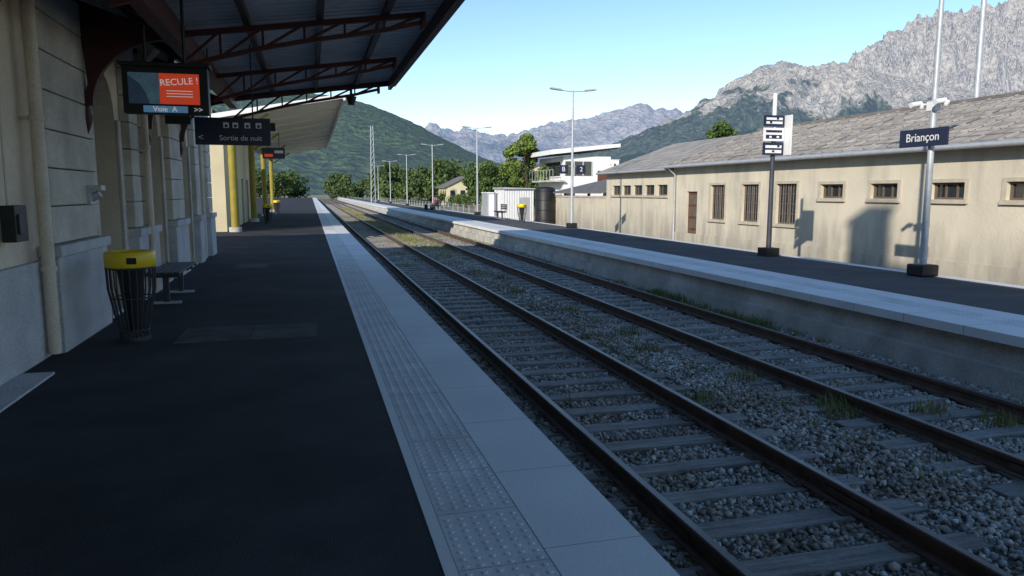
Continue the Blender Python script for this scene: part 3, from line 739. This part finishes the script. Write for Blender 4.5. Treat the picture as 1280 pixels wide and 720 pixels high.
m=MB(); m.tube([(px,py,0),(px,py,4.25)],[.07,.05],'darksteel',12); m.box(px-.2,px+.2,py-.2,py+.2,.004,.22,'black'); m.build('post',s)
m=MB(); m.tube([(px+.0,py,2.5),(px+.0,py,4.25)],.055,'white',12)
m.box(px-.36,px+.24,py-.10,py-.065,3.40,3.68,'navy'); m.box(px-.36,px+.24,py-.10,py-.065,3.02,3.36,'white');m.box(px-.36,px+.24,py-.10,py-.065,2.66,2.98,'navy'); m.box(px+.27,px+.31,py-.35,py+.30,2.66,3.68,'white'); m.build('panels',s)
m=MB()
for (z,h,c) in((3.56,.06,'white'),(3.46,.06,'white'),(3.24,.06,'navy'),(3.08,.10,'navy'),(2.84,.07,'white'),(2.71,.08,'white')):
    m.box(px-.30,px+.18,py-.106,py-.102,z,z+h,c)
for (x,z,c) in((-.2,3.47,'navy'),(.0,3.57,'navy'),(-.2,3.10,'white'),(.02,3.10,'white'),(-.1,2.73,'navy'),(.05,2.86,'navy')): m.box(px+x,px+x+.07,py-.109,py-.1065,z,z+.05,c)
m.build('pictograms',s)
s=empty('platform_number_sign')
m=MB(); m.box(11.3,11.72,33.25,33.31,2.55,2.95,'navy'); m.box(12.15,12.6,33.25,33.31,2.55,2.95,'navy'); m.tube([(11.3,33.34,2.9),(12.6,33.34,2.9)],.02,'galv',6); m.build('panel',s)
text('wording','B',.3,(11.5,33.24,2.75),FACE_Y,'white',s); text('wording_2','2',.3,(12.38,33.24,2.75),FACE_Y,'white',s)
m=MB(); m.tube([(27.0,25.5,-.8),(27.0,25.5,16)],[.13,.09],'galv',12); m.build('floodlight_mast')
m=MB(); x,y=9.8,122
for a,b in((-.35,-.35),(.35,-.35),(.35,.35),(-.35,.35)): m.beam((x+a,y+b,-.8),(x+a*.5,y+b*.5,12.2),.08,.08,'galv')
for i in range(14):
    z=-.5+i*.9;f=1-.5*(z/12.5);f2=1-.5*((z+.9)/12.5);m.beam((x-.35*f,y-.35*f,z),(x+.35*f2,y-.35*f2,z+.9),.05,.05,'galv')
m.build('lattice_mast')
m=MB()
y=58
while y<150: m.tube([(13.2,y,-.78),(13.2,y,.6)],.03,'galv',6); y+=2.5
for z in(-.1,.25,.55): m.tube([(13.2,58,z),(13.2,150,z)],.012,'galv',5)
m.build('wire_fence')

# ------------------------------------------------------------------ people on bench
def person(x,y,z,shirt,trousers,facing=-1):
    e=empty('seated_person')
    def skin(name,vs,es,rs,k,root=0):
        me=bpy.data.meshes.new(name);me.from_pydata([(x+facing*a,y+b,z+c) for a,b,c in vs],es,[]);me.materials.append(M[k])
        o=bpy.data.objects.new(name,me);scene.collection.objects.link(o);o.parent=e
        md=o.modifiers.new('s','SKIN')
        for i,r in enumerate(rs): me.skin_vertices[0].data[i].radius=(r,r)
        me.skin_vertices[0].data[root].use_root=True
        o.modifiers.new('u','SUBSURF').levels=1; o.modifiers['u'].render_levels=1
    skin('torso',[(0,0,.55),(0,0,.75),(.02,0,.95),(.02,0,1.03),(.02,.17,.98),(.10,.22,.74),(.28,.16,.66),(.02,-.17,.98),(.10,-.22,.74),(.28,-.16,.66)],
         [(0,1),(1,2),(2,3),(2,4),(4,5),(5,6),(2,7),(7,8),(8,9)],[.15,.14,.14,.07,.07,.05,.04,.07,.05,.04],shirt)
    skin('legs',[(0,0,.56),(.05,.1,.55),(.45,.12,.53),(.47,.13,.08),(.60,.13,.04),(.05,-.1,.55),(.45,-.12,.53),(.40,-.13,.08),(.53,-.13,.04)],
         [(0,1),(1,2),(2,3),(3,4),(0,5),(5,6),(6,7),(7,8)],[.13,.09,.07,.045,.04,.09,.07,.045,.04],trousers)
    m=MB()
    def ell(c,r,k,n=12):
        vs=[];fs=[]
        for i in range(n+1):
            for j in range(n):
                t=math.pi*i/n;p=2*math.pi*j/n; vs.append((x+facing*(c[0]+r[0]*math.sin(t)*math.cos(p)),y+c[1]+r[1]*math.sin(t)*math.sin(p),z+c[2]+r[2]*math.cos(t)))
        for i in range(n):
            for j in range(n): fs.append((i*n+j,i*n+(j+1)%n,(i+1)*n+(j+1)%n,(i+1)*n+j))
        m.add(vs,fs,k,True)
    ell((.05,0,1.22),(.095,.078,.12),'person_skin');ell((.03,0,1.26),(.105,.088,.10),'hair');m.tube([(x+facing*.02,y,z+1.0),(x+facing*.04,y,z+1.15)],.055,'person_skin')
    ell((.148,0,1.21),(.02,.013,.022),'person_skin');ell((.05,.08,1.21),(.02,.01,.03),'person_skin');ell((.05,-.08,1.21),(.02,.01,.03),'person_skin')
    ell((.33,.14,.645),(.06,.035,.025),'person_skin');ell((.33,-.14,.645),(.06,.035,.025),'person_skin')
    m.build('head_and_hands',e)
person(11.55,69.7,-.07,'cloth_a','cloth_b'); person(11.55,70.9,-.07,'cloth_c','cloth_a')
m=MB(); m.box(10.7,10.98,71.9,72.3,.004,.5,'cloth_b');m.tube([(10.84,71.95,.5),(10.84,72.0,.6),(10.84,72.2,.6),(10.84,72.25,.5)],.02,'black',6);m.build('luggage_bag',None,bevel=.05)

# ------------------------------------------------------------------ vegetation
def leaves(me_vs,me_fs,c,rad,n,size):
    p=np.random.normal(size=(n,3));p/=np.linalg.norm(p,axis=1)[:,None];p*=(np.random.rand(n,1)**.45)
    p=p*np.array(rad)+np.array(c); rot=rand_rot(n); s=size*np.random.uniform(.6,1.3,n)
    q=np.array([(-.5,-.35,0),(.5,-.35,0),(.35,.4,.1),(-.35,.4,.1)])
    P=np.einsum('nij,kj->nki',rot,q)*s[:,None,None]+p[:,None,:]
    o=len(me_vs); me_vs+= [tuple(a) for a in P.reshape(-1,3)]; me_fs+=[(o+4*i,o+4*i+1,o+4*i+2,o+4*i+3) for i in range(n)]
def tree(x,y,h,r,k,name='deciduous_tree',dens=1,leaf=.26,base=-.8,low=.25,conic=False):
    m=MB();th=h*.55
    bend=[(x+random.uniform(-.15,.15)*i,y+random.uniform(-.15,.15)*i,base+th*i/4) for i in range(5)]
    m.tube(bend,[.18*h/7,.15*h/7,.12*h/7,.09*h/7,.05*h/7],'bark',8)
    vs=[];fs=[]
    for i in range(int(22)):
        t=random.uniform(low,1); a=random.uniform(0,6.28)
        prof=(1-t)**.6*1.35 if conic else math.sin(math.pi*min(1,(t-low)/(1-low)*.8+.15))
        d=r*prof*random.uniform(.45,.95); cz=base+h*(.12+.82*t); c=(x+d*math.cos(a),y+d*math.sin(a),cz)
        cr=r*random.uniform(.22,.42)
        leaves(vs,fs,c,(cr,cr,cr*.8),int(190*dens),leaf)
        if i<9: 
            s0=bend[random.choice([2,3,4])]; m.tube([s0,((s0[0]+c[0])/2,(s0[1]+c[1])/2,(s0[2]+c[2])/2+.1*h/7),c],[.06*h/7,.04*h/7,.015],'bark',6)
    m.add(vs,fs,k); m.build(name)
tree(22.0,76,8.6,2.4,'leaf_lime',dens=1.5)
tree(26,112,6.8,3.2,'leaf',dens=1.2,leaf=.35); tree(31,118,6.8,3.2,'leaf_lime',leaf=.35)
tree(41,69,9.6,2.6,'leaf',dens=1.2); tree(45,70,7,2.4,'leaf')
tree(33,100,6,3,'leaf',leaf=.35); tree(37,130,7,4,'leaf',leaf=.4)
def mass(name,lst,k,leaf=.6,n=700):
    vs=[];fs=[];m=MB()
    for (x,y,h,r) in lst:
        m.tube([(x,y,-.8),(x,y,h*.6)],[.2,.08],'bark',6)
        for i in range(9):
            t=random.uniform(.1,1);a=random.uniform(0,6.28);d=r*math.sin(math.pi*(t*.75+.15))*random.uniform(.2,.9);cr=r*random.uniform(.35,.6)
            leaves(vs,fs,(x+d*math.cos(a),y+d*math.sin(a),h*(.08+.8*t)),(cr,cr,cr),n//9,leaf)
    m.add(vs,fs,k);m.build(name)
L=[]
for i in range(75): 
    yy=random.uniform(160,250); L.append((yy*random.uniform(.075,.26)+3,yy,random.uniform(4.5,9.5),random.uniform(2.4,4.2)))
for i in range(45): yy=random.uniform(238,270); L.append((random.uniform(-70,22),yy,random.uniform(5,9.5),random.uniform(3,5)))
for i in range(60): yy=random.uniform(200,330); L.append((yy*random.uniform(.2,.6),yy,random.uniform(5,10),random.uniform(3,5)))
mass('distant_trees',L,'leaf_far')
L=[]
for i in range(30): yy=random.uniform(60,150); L.append((random.uniform(17.5,23)+yy*.04,yy,random.uniform(.6,1.6),random.uniform(.8,1.6)))
mass('shrubs',L,'leaf',leaf=.2,n=500)

# ------------------------------------------------------------------ mountains
def mountain_mat(name,forest,rock,haze,hz,rock_lo,rock_hi,zmax,scale=.004,bdist=20,fine=9):
    m=bpy.data.materials.new(name); m.use_nodes=True
    nt=m.node_tree;N=nt.nodes;L=nt.links;b=N['Principled BSDF'];b.inputs['Roughness'].default_value=1;b.inputs['Specular IOR Level'].default_value=0
    tc=N.new('ShaderNodeTexCoord')
    n=N.new('ShaderNodeTexNoise');n.inputs['Scale'].default_value=scale;n.inputs['Detail'].default_value=12;n.inputs['Roughness'].default_value=.68;L.new(tc.outputs['Object'],n.inputs['Vector'])
    sx=N.new('ShaderNodeSeparateXYZ');L.new(tc.outputs['Object'],sx.inputs[0])
    mr=N.new('ShaderNodeMapRange');mr.inputs['From Min'].default_value=0;mr.inputs['From Max'].default_value=zmax;mr.inputs['To Min'].default_value=-.35;mr.inputs['To Max'].default_value=.35;mr.clamp=False
    L.new(sx.outputs['Z'],mr.inputs['Value'])
    ad=N.new('ShaderNodeMath');L.new(n.outputs['Fac'],ad.inputs[0]);L.new(mr.outputs[0],ad.inputs[1])
    r=N.new('ShaderNodeValToRGB');L.new(ad.outputs[0],r.inputs['Fac']);r.color_ramp.elements[0].position=rock_lo;r.color_ramp.elements[0].color=(0,0,0,1);r.color_ramp.elements[1].position=rock_hi
    n2=N.new('ShaderNodeTexNoise');n2.inputs['Scale'].default_value=scale*fine;n2.inputs['Detail'].default_value=8;L.new(tc.outputs['Object'],n2.inputs['Vector'])
    def var(c,a):
        q=N.new('ShaderNodeValToRGB');L.new(n2.outputs['Fac'],q.inputs['Fac']);q.color_ramp.elements[0].position=.38;q.color_ramp.elements[1].position=.62
        q.color_ramp.elements[0].color=(*[x*(1-a) for x in c],1);q.color_ramp.elements[1].color=(*[x*(1+a) for x in c],1);return q
    f=var(forest,.55);k=var(rock,.25)
    mx=N.new('ShaderNodeMix');mx.data_type='RGBA';L.new(r.outputs[0],mx.inputs[0]);L.new(f.outputs[0],mx.inputs[6]);L.new(k.outputs[0],mx.inputs[7])
    L.new(mx.outputs[2],b.inputs['Base Color'])
    bp=N.new('ShaderNodeBump');bp.inputs['Strength'].default_value=1;bp.inputs['Distance'].default_value=bdist;L.new(n2.outputs['Fac'],bp.inputs['Height']);L.new(bp.outputs[0],b.inputs['Normal'])
    em=N.new('ShaderNodeEmission');em.inputs[0].default_value=(*haze,1);em.inputs[1].default_value=1  # aerial haze painted in: constant blue glow mixed into the mountain surface
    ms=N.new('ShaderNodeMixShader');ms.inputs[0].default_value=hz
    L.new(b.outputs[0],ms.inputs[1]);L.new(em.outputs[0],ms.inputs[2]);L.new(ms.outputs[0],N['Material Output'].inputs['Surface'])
    return m
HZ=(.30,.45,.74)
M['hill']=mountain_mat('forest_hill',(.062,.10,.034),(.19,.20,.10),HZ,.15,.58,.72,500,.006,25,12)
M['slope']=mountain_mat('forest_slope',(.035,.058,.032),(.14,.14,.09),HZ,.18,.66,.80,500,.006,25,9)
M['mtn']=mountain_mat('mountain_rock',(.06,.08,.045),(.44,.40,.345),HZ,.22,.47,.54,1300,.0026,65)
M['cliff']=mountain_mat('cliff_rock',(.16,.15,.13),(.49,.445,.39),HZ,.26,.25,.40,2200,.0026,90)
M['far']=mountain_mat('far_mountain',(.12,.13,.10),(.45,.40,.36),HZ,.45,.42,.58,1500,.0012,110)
def ridge(name,D,pts,k,foot=.5,amp=.012,fr=1.0,nx=260,nt=70,p=1.3,seed=0,jag=.004,jf=60):
    xs=[a for a,b in pts];zs=[b for a,b in pts]
    X=np.linspace(xs[0],xs[-1],nx);Z=np.interp(X,xs,zs);vs=[];fs=[]
    T=np.linspace(0,1.12,nt)
    for t in T:
        for x,z in zip(X,Z):
            tt=min(t,1);s=foot+(1-foot)*t
            back=1 if t<=1 else 1-(t-1)*3
            hz=z*D*(tt**p)*back
            q=Vector((x*s*9*fr+seed,s*9*fr,seed*.37))
            nn=noise.ridged_multi_fractal(q,1,2.1,6,1,2)-1.1
            w=math.sin(math.pi*min(1,tt*.93+.03))**.7
            hz+=D*amp*nn*w*(z/.15)
            j=noise.fractal(Vector((x*jf+seed,s*jf*.5,0)),.75,2,5)
            hz+=D*jag*j*tt
            vs.append((x*D*s+D*jag*2*noise.noise(Vector((x*jf*.6,s*40,9)))*tt,D*s,max(hz,-2)-1))
    for j in range(nt-1):
        for i in range(nx-1): a=j*nx+i; fs.append((a,a+1,a+nx+1,a+nx))
    m=MB();m.add(vs,fs,k,name not in('cliff_mountain','rocky_mountain'));m.build(name)
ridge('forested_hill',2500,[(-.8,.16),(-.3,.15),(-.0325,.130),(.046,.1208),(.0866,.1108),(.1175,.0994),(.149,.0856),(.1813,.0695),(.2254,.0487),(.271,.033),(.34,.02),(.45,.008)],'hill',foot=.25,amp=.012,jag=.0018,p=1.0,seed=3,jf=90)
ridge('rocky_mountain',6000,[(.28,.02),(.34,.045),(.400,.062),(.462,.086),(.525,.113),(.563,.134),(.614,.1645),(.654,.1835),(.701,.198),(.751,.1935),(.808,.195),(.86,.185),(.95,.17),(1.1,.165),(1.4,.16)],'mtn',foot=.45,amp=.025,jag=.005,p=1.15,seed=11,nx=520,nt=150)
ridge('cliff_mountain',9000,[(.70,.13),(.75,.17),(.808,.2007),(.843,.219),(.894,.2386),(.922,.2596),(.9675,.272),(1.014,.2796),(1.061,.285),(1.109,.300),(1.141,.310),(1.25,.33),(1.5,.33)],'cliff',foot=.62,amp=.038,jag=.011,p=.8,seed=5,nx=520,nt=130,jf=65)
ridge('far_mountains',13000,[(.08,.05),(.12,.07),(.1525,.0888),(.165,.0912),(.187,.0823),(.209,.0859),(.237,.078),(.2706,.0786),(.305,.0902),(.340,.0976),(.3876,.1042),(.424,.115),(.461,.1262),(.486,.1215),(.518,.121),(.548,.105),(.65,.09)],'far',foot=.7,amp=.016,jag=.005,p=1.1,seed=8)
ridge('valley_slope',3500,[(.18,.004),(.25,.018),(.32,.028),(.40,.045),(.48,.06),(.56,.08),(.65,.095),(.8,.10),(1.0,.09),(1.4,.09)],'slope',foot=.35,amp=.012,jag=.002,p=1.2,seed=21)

# ------------------------------------------------------------------ light
SX,SY=.68,.733; EL=R(22)
world=bpy.data.worlds.new('World'); scene.world=world; world.use_nodes=True
nt=world.node_tree; bg=nt.nodes['Background']; sky=nt.nodes.new('ShaderNodeTexSky'); sky.sky_type='NISHITA'; sky.sun_disc=False
sky.sun_elevation=EL; sky.sun_rotation=math.atan2(-SX,-SY)%(2*math.pi); sky.altitude=1300; sky.air_density=1.05; sky.dust_density=.1; sky.ozone_density=1.3
hs=nt.nodes.new('ShaderNodeHueSaturation'); hs.inputs['Saturation'].default_value=1.12; hs.inputs['Value'].default_value=1.28
nt.links.new(sky.outputs[0],hs.inputs['Color']); nt.links.new(hs.outputs[0],bg.inputs[0]); bg.inputs[1].default_value=.15
sd=bpy.data.lights.new('sun','SUN'); sd.energy=5.0; sd.angle=R(.53); sd.color=(1,.92,.80)
so=bpy.data.objects.new('sun',sd); scene.collection.objects.link(so)
so.rotation_euler=Vector((SX*math.cos(EL),SY*math.cos(EL),-math.sin(EL))).to_track_quat('-Z','Y').to_euler()

# ------------------------------------------------------------------ camera
cd=bpy.data.cameras.new('camera'); cd.sensor_width=36; cd.lens=26.0; cd.clip_end=40000; cd.clip_start=.05
co=bpy.data.objects.new('camera',cd); scene.collection.objects.link(co); co.location=(0,0,1.7)
ps,th=R(15.14),R(7.4)
f=Vector((math.sin(ps)*math.cos(th),math.cos(ps)*math.cos(th),-math.sin(th)))
co.rotation_euler=f.to_track_quat('-Z','Y').to_euler(); scene.camera=co
